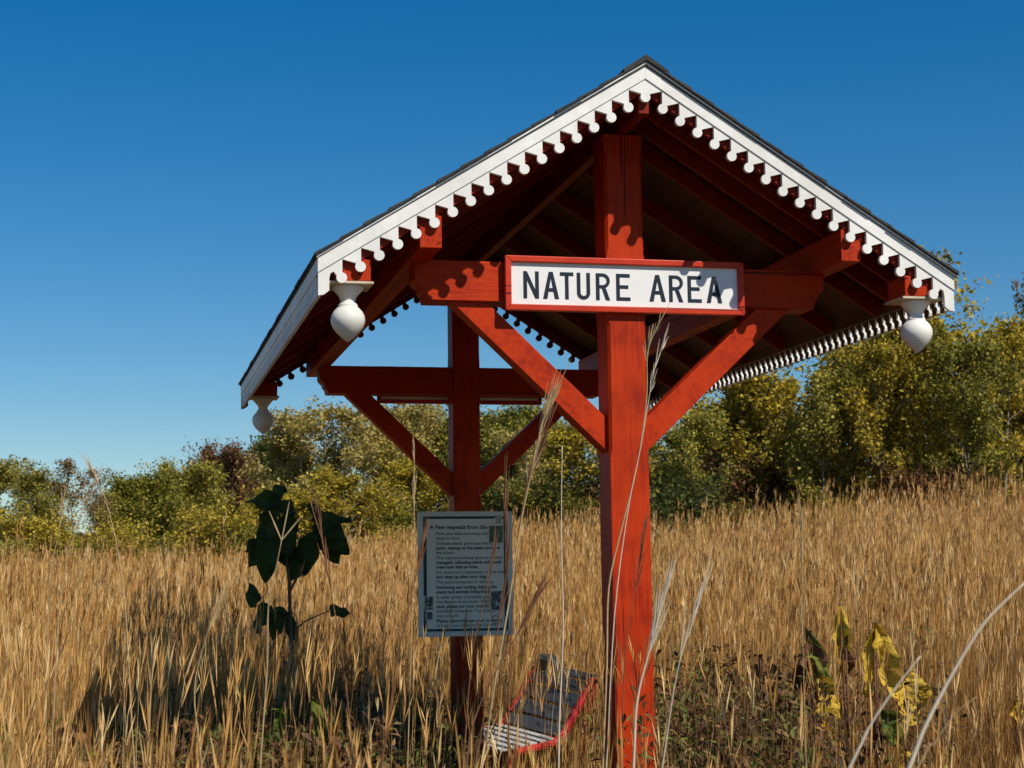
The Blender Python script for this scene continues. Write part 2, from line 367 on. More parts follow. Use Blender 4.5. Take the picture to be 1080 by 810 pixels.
def name_sign(yf, sg, label):
    t = empty('name_sign', kp(0, yf, SZ0)); tag(t, label, 'sign')
    s = sg
    y = lambda d: yf + d*s              # d > 0 goes back into the beam
    mb = MB(); mb.box(SX0+.1, SX1-.1, y(.12), y(.28), SZ0+.1, SZ1-.1); mb.build('panel', sign_white, t)
    mb = MB(); fw = .36
    o_ = [(SX0, SZ0), (SX1, SZ0), (SX1, SZ1), (SX0, SZ1)]; i_ = [(SX0+fw, SZ0+fw), (SX1-fw, SZ0+fw), (SX1-fw, SZ1-fw), (SX0+fw, SZ1-fw)]
    for a in range(4):
        b_ = (a+1) % 4
        mb.prism([o_[a], o_[b_], i_[b_], i_[a]], y(-.1), y(.3), lambda u, v, tt: kp(u, tt, v))
    mb.build('frame', sign_frame, t, bevel=0.004)
    for word in (LET[:6], LET[6:]):
        mb = MB()
        for ch, a, b_ in word:
            if s > 0: letter(mb, ch, a, b_, lambda u, v, tt: kp(u, y(.095+.035*tt), v))
            else: letter(mb, ch, a, b_, lambda u, v, tt: kp(-u, y(.095+.035*tt), v))
        mb.build('lettering', navy, t)
name_sign(YP-.3, 1, 'white sign reading NATURE AREA in dark letters, red framed, on the front crossbeam')
name_sign(YB+PW+.3, -1, 'shaded sign on the far side of the rear crossbeam, only its lower edge showing')

# ------------------------------------------------------------------ notice board on the rear post
def text_mesh(lines, size, mk, depth=0.0008, bold=0.0):
    """lines: (text, x, z, size, bold) -> one mesh placed by mk(u, v)"""
    mb = MB()
    for (txt, x, z, sz, bo) in lines:
        cu = bpy.data.curves.new('t', 'FONT'); cu.body = txt; cu.size = sz; cu.offset = sz*bo; cu.resolution_u = 2
        o = bpy.data.objects.new('t', cu); C.objects.link(o); bpy.context.view_layer.update()
        me = bpy.data.meshes.new_from_object(o)
        vs = [mk(x+v.co.x, z+v.co.y) for v in me.vertices]; fs = [tuple(p.vertices) for p in me.polygons]
        mb.add(vs, fs); bpy.data.objects.remove(o); bpy.data.curves.remove(cu); bpy.data.meshes.remove(me)
    return mb
N = empty('notice_board', kp(-.3, YB, -31))
tag(N, 'grey framed board of printed visitor rules fixed to the shaded rear post', 'notice board')
NX0, NX1, NZ0, NZ1, NY = -4.25, 3.7, -31.0, -20.75, YB-.28
def nb(x0, x1, z0, z1, ya, yb, name, mat, par=N, bevel=0):
    mb = MB(); mb.box(x0, x1, NY+ya, NY+yb, z0, z1); return mb.build(name, mat, par, bevel)
nb(NX0+.2, NX1-.2, NZ0+.2, NZ1-.2, .1, .26, 'backing', dgreen)
mb = MB(); fw = .42; o_ = [(NX0, NZ0), (NX1, NZ0), (NX1, NZ1), (NX0, NZ1)]; i_ = [(NX0+fw, NZ0+fw), (NX1-fw, NZ0+fw), (NX1-fw, NZ1-fw), (NX0+fw, NZ1-fw)]
for a in range(4): mb.prism([o_[a], o_[(a+1) % 4], i_[(a+1) % 4], i_[a]], NY-.06, NY+.28, lambda u, v, tt: kp(u, tt, v))
mb.build('frame', steel, N, bevel=0.002)
panel = nb(NX0+.72, NX1-.72, NZ0+.62, NZ1-.62, .06, .11, 'panel', panel_grey)
TXT = [('A Few requests from the residents', 0, .03), ('Park your bike and enjoy the Nature', 1, 0), ('Area on foot.', 1, 0),
 ('Delicate plants grow just beside the', 1, 0), ('paths, staying on the paths protects', 1, .02), ('the plants.', 1, 0),
 ('This natural evolving space is actively', 1, 0), ('managed; collecting plants and seeds', 1, .02), ('interrupts that process.', 1, .02),
 ("For everyone's enjoyment, please leash", 1, 0), ('and clean up after your dog.', 1, .02),
 ('The pond ecosystem is delicate.', 1, 0), ('Swimming and wading disturb the', 1, .02), ('plants and animals living there.', 1, .02),
 ('A wide variety of animals and plants call', 1, 0), ('the Nature Area home. Without trash', 1, 0),
 ('cans, please put your trash in the', 1, .02), ('provided receptacle. Try another', 1, 0), ('way around.', 1, 0),
 ('Please report/discuss your concerns', 1, .02), ('to the Town Desk at the Gallery', 1, 0), ('phone.', 1, 0)]
ls = []; z = NZ1-1.45
for k, (t, ind, bo) in enumerate(TXT):
    ls.append((t, (NX0+1.0)*S if not ind else (NX0+1.5)*S, Z0+z*S, .038 if k == 0 else .0300, .025 if k == 0 else bo+.008))
    z -= .50 if k == 0 else .378
    if t.endswith('.') and k: z -= .05
tm = text_mesh(ls, 0, lambda u, v: (u, (NY+.05)*S, v)); tm.build('printed_text', ink, N)
def pic(x0, x1, z0, z1, cols, seed):
    m, nt, b = new_mat('printed_picture'); tc = nt.nodes.new('ShaderNodeTexCoord'); n = noise(nt, 25, 4, 0.7, tc.outputs['Object'])
    r = ramp(nt, n.outputs[0], [(0.4, cols[0]), (0.52, cols[1]), (0.6, cols[2])]); nt.links.new(r.outputs[0], b.inputs['Base Color']); b.inputs['Roughness'].default_value = .35
    mb = MB(); mb.box(x0-.07, x1+.07, NY+.035, NY+.049, z0-.07, z1+.07); bd = mb.build('picture_border', panel_grey, N)
    nb(x0, x1, z0, z1, .015, .03, 'picture', m, N)
pic(1.75, 2.9, -23.35, -21.95, [(.02, .05, .02), (.03, .12, .03), (.05, .2, .06)], 1)
pic(1.85, 2.85, -28.9, -27.35, [(.01, .01, .012), (.05, .06, .06), (.4, .43, .42)], 2)
pic(-3.75, -3.05, -28.8, -27.75, [(.01, .01, .012), (.04, .05, .04), (.3, .32, .3)], 3)
pic(-3.6, -3.1, -29.6, -29.0, [(.01, .02, .04), (.05, .08, .1), (.2, .25, .3)], 4)
pic(2.35, 2.8, -21.75, -21.3, [(.02, .03, .02), (.2, .2, .2), (.4, .4, .4)], 5)
mb = MB()                               # round emblem, bottom right
cx, cz = 2.25, -29.7
for a in range(24):
    t0, t1 = 2*math.pi*a/24, 2*math.pi*(a+1)/24
    mb.add([kp(cx+r_*math.cos(t), NY+.05, cz+r_*math.sin(t)) for r_, t in ((.3, t0), (.3, t1), (.36, t1), (.36, t0))], [(0, 1, 2, 3)])
mb.build('emblem', ink, N)

# ------------------------------------------------------------------ garden chair behind the shelter
black_p = plain('dark_grey_slat', (0.05, 0.058, 0.064), 0.35, nz=0.2)
grey_p = plain('weathered_pale_slat', (0.42, 0.42, 0.40), 0.6, nz=0.15)
red_m = plain('red_enamel', (0.42, 0.02, 0.025), 0.35)
cz0 = hz(.66, 5.9)
Ch = empty('garden_chair', (.66, 5.9, cz0)); Ch.scale = (.9, .9, .86); Ch.rotation_euler = (0, math.radians(8), math.radians(-58))
tag(Ch, 'low garden chair with dark slatted back and red frame half hidden in the grass', 'chair')
def chair_part(mb, name, mat, bevel=0):
    me = mb.mesh(name); o = bpy.data.objects.new(name, me); C.objects.link(o); me.materials.append(mat); o.parent = Ch
    if bevel: m_ = o.modifiers.new('bevel', 'BEVEL'); m_.width = bevel; m_.segments = 2
    return o
idt = lambda x, y, z: Vector((x, y, z))
def quadbar(mb, p0, p1, wx, th, nrm):   # flat slat from p0 to p1
    p0, p1 = Vector(p0), Vector(p1); d = (p1-p0).normalized(); n_ = Vector(nrm).normalized(); s_ = d.cross(n_)
    vs = [p+s_*a*wx/2+n_*b_*th/2 for p in (p0, p1) for a in (-1, 1) for b_ in (-1, 1)]
    mb.add(vs, [(0,1,3,2),(4,6,7,5),(0,4,5,1),(2,3,7,6),(0,2,6,4),(1,5,7,3)])
back = [(0.22, 0.42), (0.32, 0.53), (0.42, 0.66), (0.50, 0.79), (0.56, 0.90), (0.61, 0.955), (0.67, 0.95)]   # (y, z) curve of the backrest
hw = .33
for i in range(len(back)-1):
    (ya, za), (yb, zb_) = back[i], back[i+1]; g = .10
    y_0, z_0 = ya+(yb-ya)*g, za+(zb_-za)*g; y_1, z_1 = yb-(yb-ya)*g*.4, zb_-(zb_-za)*g*.4
    mb = MB(); cy, cz_ = (y_0+y_1)/2, (z_0+z_1)/2; L_ = math.hypot(y_1-y_0, z_1-z_0)
    quadbar(mb, (-hw, cy, cz_), (hw, cy, cz_), L_, .016, (0, -(z_1-z_0), (y_1-y_0)))
    chair_part(mb, 'back_slat', black_p, .003)
mb = MB()                               # round headrest roll at the top left of the back
mb.tube([(-.32, .60, .95), (-.26, .60, 1.0), (-.18, .60, 1.01), (-.10, .60, .97)], [.04, .06, .06, .04], 10); chair_part(mb, 'headrest', black_p)
for i in range(6):
    mb = MB(); y_ = -.40+i*.115; quadbar(mb, (-hw, y_, .36+.01*i), (hw, y_, .36+.01*i), .085, .018, (0, 0, 1)); chair_part(mb, 'seat_slat', grey_p, .003)
for s in (-1, 1):
    mb = MB(); mb.tube([(s*(hw+.012), y_, z_) for y_, z_ in [(.50, 0), (.53, .3), (.56, .6), (.60, .8), (.62, .93)]], [.03]*5, 8); chair_part(mb, 'rear_leg', red_m)
    mb = MB(); mb.tube([(s*(hw+.012), y_, z_) for y_, z_ in [(-.33, 0), (-.31, .2), (-.28, .34), (.0, .36), (.18, .38), (.30, .47), (.50, .76), (.60, .92)]], [.034]*8, 8); chair_part(mb, 'side_frame', red_m)
mb = MB(); mb.tube([(-hw, .20, .41), (0, .20, .40), (hw, .20, .41)], [.014]*3, 8); chair_part(mb, 'cross_rail', red_m)

# ------------------------------------------------------------------ grass (stuff)
def np_mesh(name, V, F4, F3, tint, mat):
    """V (n,3), quads F4, tris F3, per-vertex tint"""
    me = bpy.data.meshes.new(name); nv = len(V); nl = 4*len(F4)+3*len(F3); npoly = len(F4)+len(F3)
    me.vertices.add(nv); me.vertices.foreach_set('co', V.astype(np.float32).ravel())
    me.loops.add(nl); me.loops.foreach_set('vertex_index', np.concatenate([F4.ravel(), F3.ravel()]).astype(np.int32))
    me.polygons.add(npoly)
    st = np.concatenate([np.arange(len(F4))*4, 4*len(F4)+np.arange(len(F3))*3]).astype(np.int32)
    me.polygons.foreach_set('loop_start', st)
    me.update(calc_edges=True)
    at_ = me.attributes.new('tint', 'FLOAT', 'POINT'); at_.data.foreach_set('value', tint.astype(np.float32))
    me.materials.append(mat)
    return me
def hfac(x, y):
    """local grass height factor: lower where people stand around the shelter"""
    e = ((x-0.1)/1.6)**2 + ((y-1.2)/4.2)**2
    a = 1 - 0.62*np.exp(-e**2*0.9)
    e2 = ((x+0.6)/1.1)**2 + ((y-4.6)/1.9)**2
    b = ((x-.25)/.95)**2+((y-4.1)/2.3)**2
    c = ((x+1.45)/1.35)**2+((y-.3)/2.7)**2
    return np.minimum(a, 1-.80*np.exp(-b**2))*(1-.66*np.exp(-c**2))
def blades(P, h, wd, lean, laz, faz, tint, curve):
    n = len(P); lv = np.array([0, .38, .72, 1.0]); wl = np.array([1, .85, .55, .0])
    V = np.zeros((n, 7, 3)); k = 0
    fx, fy = np.cos(faz), np.sin(faz); lx, ly = np.cos(laz), np.sin(laz)
    for i, t in enumerate(lv):
        off = lean*h*(t*(1-curve)+curve*t**2.4); z = P[:, 2]+h*t*np.sqrt(np.maximum(.2, 1-(lean*t*.6)**2))
        cx = P[:, 0]+lx*off; cy = P[:, 1]+ly*off
        if i < 3:
            for s in (-1, 1):
                V[:, k, 0] = cx+s*fx*wd*wl[i]/2; V[:, k, 1] = cy+s*fy*wd*wl[i]/2; V[:, k, 2] = z; k += 1
        else: V[:, k, 0] = cx; V[:, k, 1] = cy; V[:, k, 2] = z; k += 1
    b0 = np.arange(n)[:, None]*7
    F4 = np.concatenate([b0+np.array([[0, 1, 3, 2]]), b0+np.array([[2, 3, 5, 4]])]); F3 = b0+np.array([[4, 5, 6]])
    return V, F4, F3, np.repeat(tint, 7)
def heads(P, h, wd, lean, laz, tint, L, nb_=4):
    """feathery seed heads at the tips of stems"""
    Vs, Fs, Ts = [], [], []; n = len(P)
    tx = P[:, 0]+np.cos(laz)*lean*h; ty = P[:, 1]+np.sin(laz)*lean*h; tz = P[:, 2]+h*np.sqrt(np.maximum(.2, 1-(lean*.6)**2))
    base = 0
    for q in range(nb_):
        az = RNG.uniform(0, 6.283, n); spd = RNG.uniform(.03, .17, n)*L
        t0 = RNG.uniform(.1, .75, n)
        bx, by, bz = tx-np.cos(laz)*lean*L*t0, ty-np.sin(laz)*lean*L*t0, tz-L*t0
        ex, ey, ez = bx+np.cos(az)*spd+np.cos(laz)*lean*L*.6, by+np.sin(az)*spd+np.sin(laz)*lean*L*.6, bz+L*RNG.uniform(.35, .75, n)
        mx, my, mz = bx*.55+ex*.45, by*.55+ey*.45, bz*.55+ez*.45
        fa = RNG.uniform(0, 3.14, n); ww = wd*RNG.uniform(.5, 1.1, n)
        V = np.zeros((n, 4, 3))
        V[:, 0] = np.stack([bx, by, bz], -1); V[:, 1] = np.stack([mx+np.cos(fa)*ww, my+np.sin(fa)*ww, mz], -1)
        V[:, 2] = np.stack([ex, ey, ez], -1); V[:, 3] = np.stack([mx-np.cos(fa)*ww, my-np.sin(fa)*ww, mz], -1)
        Vs.append(V.reshape(-1, 3)); Fs.append(base+np.arange(n)[:, None]*4+np.array([[0, 1, 2, 3]])); base += 4*n
        Ts.append(np.repeat(np.clip(tint+RNG.normal(0, .06, n), 0, .85), 4))
    return np.concatenate(Vs), np.concatenate(Fs), np.concatenate(Ts)
def vnoise(x, y, s, seed=0):
    return (np.sin(x*s+seed+1.7*np.sin(y*s*.7+seed))+np.sin(y*s*1.3+2*seed+1.3*np.sin(x*s*.8+1)))*.25+.5
def scatter(n, d0, d1, spread=math.radians(25), power=1.0):
    d = np.sqrt(RNG.uniform(d0**2, d1**2, n)) if power == 1 else (RNG.uniform(d0**power, d1**power, n))**(1/power)
    a = math.atan2(RF.x, RF.y) + RNG.uniform(-spread, spread, n)
    x = CAM.x+d*np.sin(a); y = CAM.y+d*np.cos(a)
    keep = ~((np.abs(x) < .11) & ((np.abs(y-(YP+1.15)*S) < .11) | (np.abs(y-(YB+1.15)*S) < .11)))
    dc = np.hypot(x-.68, y-5.55); keep &= dc > .58
    return x[keep], y[keep], d[keep]
def field_limit(x, y):                  # where the wood begins: no grass beyond
    return np.ones(len(x), bool)
Vall, F4a, F3a, Ta = [], [], [], []; vb = 0
def put(V, F4, F3, T):
    global vb
    V = V.reshape(-1, 3); Vall.append(V); F4a.append(F4+vb)
    if F3 is not None: F3a.append(F3+vb)
    Ta.append(T); vb += len(V)
layers = [(46000, 1.8, 5, .0021), (190000, 5, 12, .0026), (260000, 12, 24, .0042), (270000, 24, 42, .0065), (130000, 42, 75, .012)]
for n, d0, d1, wd in layers:
    x, y, d = scatter(n, d0, d1, math.radians(27 if d1 > 6 else 40)); n = len(x); z = H(x, y)
    hf = hfac(x, y); patch = vnoise(x, y, .9, 3); big = vnoise(x, y, .23, 5)
    h = (RNG.normal(.86, .20, n)+.22*(patch-.5)+.16*(big-.5))*hf*(1+.10*np.clip((x+5)/10, 0, 1)); h = np.clip(h, .12, 1.45)
    near = d < 4.2
    h = np.where(near, np.minimum(h, .62+.06*d), h)
    lean = np.abs(RNG.normal(.09, .09, n))*(.6+1.1*vnoise(x, y, .8, 13)); laz = np.where(RNG.random(n) < .7, RNG.normal(.3, .6, n)+1.8*(vnoise(x, y, .6, 21)-.5), RNG.uniform(0, 6.28, n))
    curve = RNG.uniform(.2, .9, n); faz = RNG.uniform(0, 3.14, n)
    tint = np.clip(RNG.normal(.45, .19, n)+.26*(patch-.5)+.34*(big-.5), .02, .82)
    tint = np.where(RNG.random(n) < np.where(d < 12, .3, .16), RNG.uniform(.0, .2, n), tint); tint = np.clip(tint+.22*(vnoise(x, y, 2.1, 31)-.5), 0, .82)
    lean = np.where(d > 8, lean*.5, lean); bent = RNG.random(n) < np.where(d < 10, .12, .02); lean = np.where(bent, RNG.uniform(.4, 1.0, n), lean); curve = np.where(bent, .95, curve)
    laz = np.where(bent, RNG.uniform(0, 6.28, n), laz)
    h = h*(1+.22*(vnoise(x, y, 1.7, 41)-.5)*np.clip(d/10, 0, 1))
    g = RNG.random(n) < (.07+.16*(vnoise(x, y, .5, 9) > .72)); h = np.where(g, h*.7, h)
    tint = np.where(g, .99, tint)
    V, A, B, T = blades(np.stack([x, y, z-.02], -1), h, wd*RNG.uniform(.6, 1.5, n), lean, laz, faz, tint, curve); put(V, A, B, T)
# seed-bearing stems
for n, d0, d1, wd in [(700, 2.6, 5, .0020), (9000, 5, 12, .0022), (42000, 12, 24, .0027), (60000, 24, 42, .0042), (26000, 42, 75, .008)]:
    x, y, d = scatter(n, d0, d1, math.radians(27)); n = len(x); z = H(x, y); hf = hfac(x, y)**1.15; hf = np.where((RNG.random(n) < .14) & (x < .2), 1, hf)
    h = (RNG.normal(1.15, .20, n)+.42*(vnoise(x, y, .8, 17)-.45)+(RNG.random(n) < .12)*.25)*hf; h = np.where(d < 4.5, np.minimum(h, 1.2), np.where(d < 9, np.minimum(h, 1.32), h))
    h = h*(1+.06*np.clip(-(x+1)/3, 0, 1)*(d < 14))
    lean = np.abs(RNG.normal(.08, .07, n)); laz = RNG.normal(.25, .9, n)
    tint = np.clip(RNG.normal(.40, .22, n), .02, .84)
    P = np.stack([x, y, z-.02], -1)
    V, A, B, T = blades(P, h, wd, lean, laz, RNG.uniform(0, 3.14, n), tint, np.full(n, .3)); put(V, A, B, T)
    V, A, T = heads(P, h, wd*1.3, lean, laz, tint*.9+.1, RNG.uniform(.12, .26, n), 7); put(V, A, None, T)
me = np_mesh('tall_grass', np.concatenate(Vall), np.concatenate(F4a), np.concatenate(F3a), np.concatenate(Ta), straw)
tag(link('tall_grass', me, None), 'tall golden dry prairie grass with feathery seed heads filling the meadow', 'grass', kind='stuff')

# dead leafy weeds, mixed through the grass
def leaf_quads(P, size, asp, az, el, roll, tint):
    """folded leaf of two triangles-ish quads: 4 verts diamond, bent along the midrib"""
    n = len(P); d = np.stack([np.cos(az)*np.cos(el), np.sin(az)*np.cos(el), np.sin(el)], -1)
    up = np.tile(np.array([[0, 0, 1.0]]), (n, 1)); s = np.cross(d, up); s /= np.linalg.norm(s, axis=1)[:, None]+1e-9; u = np.cross(s, d)
    s2 = s*np.cos(roll)[:, None]+u*np.sin(roll)[:, None]; n2 = np.cross(s2, d)
    L = size[:, None]; W = (size*asp)[:, None]
    V = np.zeros((n, 6, 3))
    V[:, 0] = P; V[:, 1] = P+d*L*.42+s2*W*.5+n2*L*.06; V[:, 2] = P+d*L*.5-n2*L*.03; V[:, 3] = P+d*L*.42-s2*W*.5+n2*L*.06
    V[:, 4] = P+d*L*.98-n2*L*.12; V[:, 5] = P+d*L*.82+s2*W*.12
    b = np.arange(n)[:, None]*6
    F = np.concatenate([b+np.array([[0, 1, 4, 2]]), b+np.array([[0, 2, 4, 3]])])
    return V.reshape(-1, 3), F, np.repeat(tint, 6)
weed_m = leafy('dead_weed_leaves', [(0.035, 0.022, 0.012), (0.12, 0.06, 0.025), (0.30, 0.17, 0.05), (0.09, 0.10, 0.025), (0.16, 0.19, 0.03)], trans=0.2)
def weeds():
    Vs, Fs, Ts = [], [], []; base = 0
    spots = []
    for (px_, d0, n_, sx) in [(750, 8.0, 240, 45), (820, 8.4, 150, 42), (930, 8.2, 22, 60), (150, 7.0, 170, 110), (60, 7.5, 80, 60), (270, 9.2, 420, 85), (390, 9.2, 200, 45), (170, 8.2, 120, 50), (200, 11, 160, 120), (900, 14, 150, 200), (850, 21, 220, 260), (590, 20, 90, 60), (180, 24, 200, 220), (300, 15, 120, 260)]:
        for _ in range(n_):
            d_ = d0*random.uniform(.82, 1.25); p = at(random.gauss(px_, sx), 600, d_); spots.append((p.x, p.y, random.uniform(.66, 1.2) if px_ > 640 else random.uniform(.6, .95), px_))
    for (x, y, hgt, px_) in spots:
        if abs(x) < .2 and abs(y-.46) < .2: continue
        z = hz(x, y); n = random.randint(30, 60); t = np.sort(RNG.uniform(.25, 1, n))
        lx, ly = random.uniform(-.12, .12), random.uniform(-.12, .12)
        P = np.stack([x+lx*t+RNG.normal(0, .045, n), y+ly*t+RNG.normal(0, .045, n), z+hgt*t], -1)
        kind = random.random()
        tint = np.clip(RNG.normal(.25 if kind < .7 else .85, .12, n), 0, 1)
        V, F, T = leaf_quads(P, RNG.uniform(.03, .075, n), RNG.uniform(.18, .4, n), RNG.uniform(0, 6.28, n), RNG.normal(-.5, .5, n), RNG.uniform(-1, 1, n), tint)
        Vs.append(V); Fs.append(F+base); Ts.append(T); base += len(V)
        S1 = np.array([[x-.002, y, z], [x+.003, y, z], [x+lx+.001, y+ly, z+hgt], [x+lx-.001, y+ly, z+hgt]])
        Vs.append(S1); Fs.append(np.array([[0, 1, 2, 3]])+base); Ts.append(np.full(4, .3)); base += 4
    me = np_mesh('dead_weeds', np.concatenate(Vs), np.concatenate(Fs), np.zeros((0, 3), int), np.concatenate(Ts), weed_m)
    tag(link('dead_weeds', me, None), 'withered brown and dark green leafy weeds tangled low in the grass', 'weeds', kind='stuff')
weeds()

# ------------------------------------------------------------------ broad leaves
def big_leaf(mb, base, direction, L, W, droop, normal=(0, 0, 1), heart=True, fold=.12, wav=.03, seed=0):
    """lamina with midrib fold and wavy edge; grid of 9 x 6"""
    rnd = random.Random(seed)
    d = Vector(direction).normalized(); n_ = Vector(normal); s_ = d.cross(n_)
    if s_.length < 1e-3: s_ = d.cross(Vector((1, 0, 0)))
    s_.normalize(); n_ = s_.cross(d)
    p = Vector(base); k0 = len(mb.v); NL, NW = 24, 8
    ph = rnd.uniform(0, 6)
    for i in range(NL+1):
        t = i/NL
        wv = (1.95*t**.42*(1-t)**.95 if heart else math.sin(math.pi*t)**.75)*W/2
        wv *= 1+(0 if heart else .10)*math.sin(t*26+ph)+(.02 if heart else .06)*math.sin(t*47+2*ph)
        a = droop*t; c = p
        for j in range(NW+1):
            u = -1+2*j/NW
            off = abs(u)*fold*W - wav*math.sin(t*9+ph+u*2)*abs(u) + (0 if heart else .055*W*math.sin(t*38-abs(u)*4)*abs(u)**.6)
            back_ = (-.12*L*abs(u)**1.5*(1-t) if heart else 0)
            mb.v.append(tuple(c+s_*u*wv+n_*off+d*back_))
        d2 = (d*math.cos(a)-n_*math.sin(a)).normalized(); p = p+d2*(L/NL)
    for i in range(NL):
        for j in range(NW): q = k0+i*(NW+1)+j; mb.f.append((q, q+1, q+NW+2, q+NW+1))
def tint_attr(o, val):
    me = o.data; a = me.attributes.new('tint', 'FLOAT', 'POINT'); a.data.foreach_set('value', np.full(len(me.vertices), val, np.float32))
def leafobj(mb, name, mat, parent, tint):
    me = bpy.data.meshes.new(name); me.from_pydata(mb.v, [], mb.f); o = link(name, me, mat, parent, smooth=True); tint_attr(o, tint); return o
def blotchy(name, cols, scale=14, trans=.3):
    m = bpy.data.materials.new(name); m.use_nodes = True; nt = m.node_tree; nt.nodes.clear(); o = nt.nodes.new('ShaderNodeOutputMaterial')
    tc = nt.nodes.new('ShaderNodeTexCoord'); n = noise(nt, scale, 5, .65, tc.outputs['Object'])
    r = ramp(nt, n.outputs[0], [(.3+.4*k/(len(cols)-1), c) for k, c in enumerate(cols)])
    d = nt.nodes.new('ShaderNodeBsdfPrincipled'); d.inputs['Roughness'].default_value = .6; d.inputs['Specular IOR Level'].default_value = .25
    t = nt.nodes.new('ShaderNodeBsdfTranslucent'); mix = nt.nodes.new('ShaderNodeMixShader'); mix.inputs[0].default_value = trans
    n2 = noise(nt, 60, 3, .6, tc.outputs['Object']); bp = nt.nodes.new('ShaderNodeBump'); bp.inputs['Strength'].default_value = .9; bp.inputs['Distance'].default_value = .012
    nt.links.new(n2.outputs[0], bp.inputs['Height']); nt.links.new(bp.outputs[0], d.inputs['Normal'])
    nt.links.new(r.outputs[0], d.inputs['Base Color']); nt.links.new(r.outputs[0], t.inputs[0])
    nt.links.new(d.outputs[0], mix.inputs[1]); nt.links.new(t.outputs[0], mix.inputs[2]); nt.links.new(mix.outputs[0], o.inputs[0]); return m
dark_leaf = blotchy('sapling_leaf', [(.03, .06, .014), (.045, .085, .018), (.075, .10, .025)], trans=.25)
yel_leaf = blotchy('yellow_leaf', [(.24, .16, .02), (.56, .36, .03), (.74, .47, .04), (.78, .52, .08), (.30, .14, .03)], scale=22)
brn_leaf = blotchy('brown_leaf', [(.05, .025, .015), (.16, .07, .035), (.24, .12, .06)], scale=9, trans=.1)
grn_leaf = blotchy('green_leaf', [(.05, .09, .015), (.11, .15, .02), (.26, .24, .04)], scale=9)

# shaded sapling left of the rear post
def dpt(py_y):                           # distance along view axis of world y plane for px ~300
    return (py_y-CAM.y)/RF.y
SD = (3.9-CAM.y)/RF.y
sb = at(308, 700, SD); sb.z = hz(sb.x, sb.y)
Sap = empty('sapling', sb); tag(Sap, 'young broadleaf sapling with large dark drooping leaves in the shade left of the rear post', 'sapling')
def spt(px_, py_): return at(px_, py_, SD)
mb = MB(); stem = [sb, spt(309, 740), spt(308, 690), spt(306, 650), spt(305, 612), spt(300, 575), spt(294, 540), spt(292, 525)]
mb.tube(stem, [.018, .016, .014, .013, .012, .009, .006, .004], 7)
mb.tube([spt(305, 625), spt(318, 600), spt(332, 570), spt(342, 552)], [.009, .007, .006, .004], 6)
mb.tube([spt(306, 660), spt(290, 648), spt(280, 640)], [.006, .005, .003], 6)
mb.tube([spt(307, 668), spt(322, 655), spt(345, 645), spt(362, 643)], [.006, .005, .004, .003], 6)
mb.tube([spt(300, 590), spt(285, 580), spt(275, 570)], [.006, .005, .003], 6)
mb.build('stem', bark, Sap, smooth=True)
SL = [((292, 528), (-30, -3), 34, 22), ((292, 526), (3, -12), 22, 20), ((293, 535), (-24, 12), 30, 26), ((295, 535), (14, 2), 26, 24), ((290, 545), (-16, 26), 40, 30), ((298, 548), (10, 26), 36, 26),
      ((285, 570), (-20, 22), 42, 30), ((285, 572), (-2, 30), 46, 30), ((292, 570), (12, 30), 40, 24), ((278, 572), (-26, 8), 24, 22),
      ((340, 552), (22, -6), 34, 22), ((342, 552), (18, 12), 34, 24), ((338, 558), (-10, 22), 34, 24), ((340, 560), (8, 26), 44, 28), ((330, 572), (-8, 26), 44, 24), ((346, 565), (22, 20), 36, 24), ((336, 548), (-6, -12), 22, 18), ((345, 575), (14, 26), 30, 22),
      ((284, 645), (-16, 14), 34, 26), ((290, 645), (10, 20), 34, 26), ((300, 655), (12, 18), 28, 18), ((296, 650), (-8, 24), 28, 22), ((350, 645), (16, 0), 20, 16), ((270, 635), (-4, -18), 24, 18), ((318, 590), (-14, 24), 30, 22), ((312, 578), (-4, 20), 34, 26), ((302, 560), (-2, 22), 36, 28), ((324, 566), (6, 22), 34, 26)]
for k, ((a, b_), (dx, dy), L_, W_) in enumerate(SL):
    for rep in range(1):
        q = SD/FPX; base = spt(a, b_) + RF*random.uniform(-.08, .08)
        d = RX*dx - RU*dy + RF*random.uniform(-9, 9)
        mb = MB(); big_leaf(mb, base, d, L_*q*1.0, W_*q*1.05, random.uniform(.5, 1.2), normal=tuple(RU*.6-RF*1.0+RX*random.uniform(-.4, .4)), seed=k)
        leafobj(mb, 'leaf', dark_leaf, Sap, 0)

# broad-leaved plants with yellowing leaves, lower right
def plant(name, label, cat, px_, y_, leaves, group=None):
    y_ = y_-1.5 if y_ > 2 else y_
    D = (y_-CAM.y)/(RF.y+0.1*0)*1.0
    b0 = at(px_, 800, D); b0.z = hz(b0.x, b0.y); t = empty(name, b0); tag(t, label, cat, group)
    mb = MB()
    for (tx, ty, ln, wd_, dx, dy, mat) in leaves:
        tip = at(tx, ty, D); mid = (b0+tip)/2 + Vector((0, 0, .05))
        mb.tube([b0, mid, tip], [.007, .006, .004], 6)
    mb.build('stem', brn_leaf, t, smooth=True)
    for k, (tx, ty, ln, wd_, dx, dy, mat) in enumerate(leaves):
        q = D/FPX; mb = MB()
        big_leaf(mb, at(tx, ty, D), RX*dx-RU*dy+RF*random.uniform(-4, 4), ln*q, wd_*q, .25, normal=tuple(RX*random.uniform(-.1, .6)-RF+RU*.35), heart=False, fold=.22, wav=.022, seed=k+50)
        leafobj(mb, 'leaf', mat, t, 0)
plant('broadleaf_plant', 'plant with upright yellow leaf and half black curled leaf, nearest the red post', 'plant', 868, 2.6,
      [(850, 665, 75, 30, 12, 60, brn_leaf), (846, 682, 62, 18, -4, 55, brn_leaf), (864, 712, 62, 34, 8, 46, yel_leaf), (850, 662, 70, 14, 26, 60, grn_leaf), (862, 708, 22, 16, 4, 18, grn_leaf)])
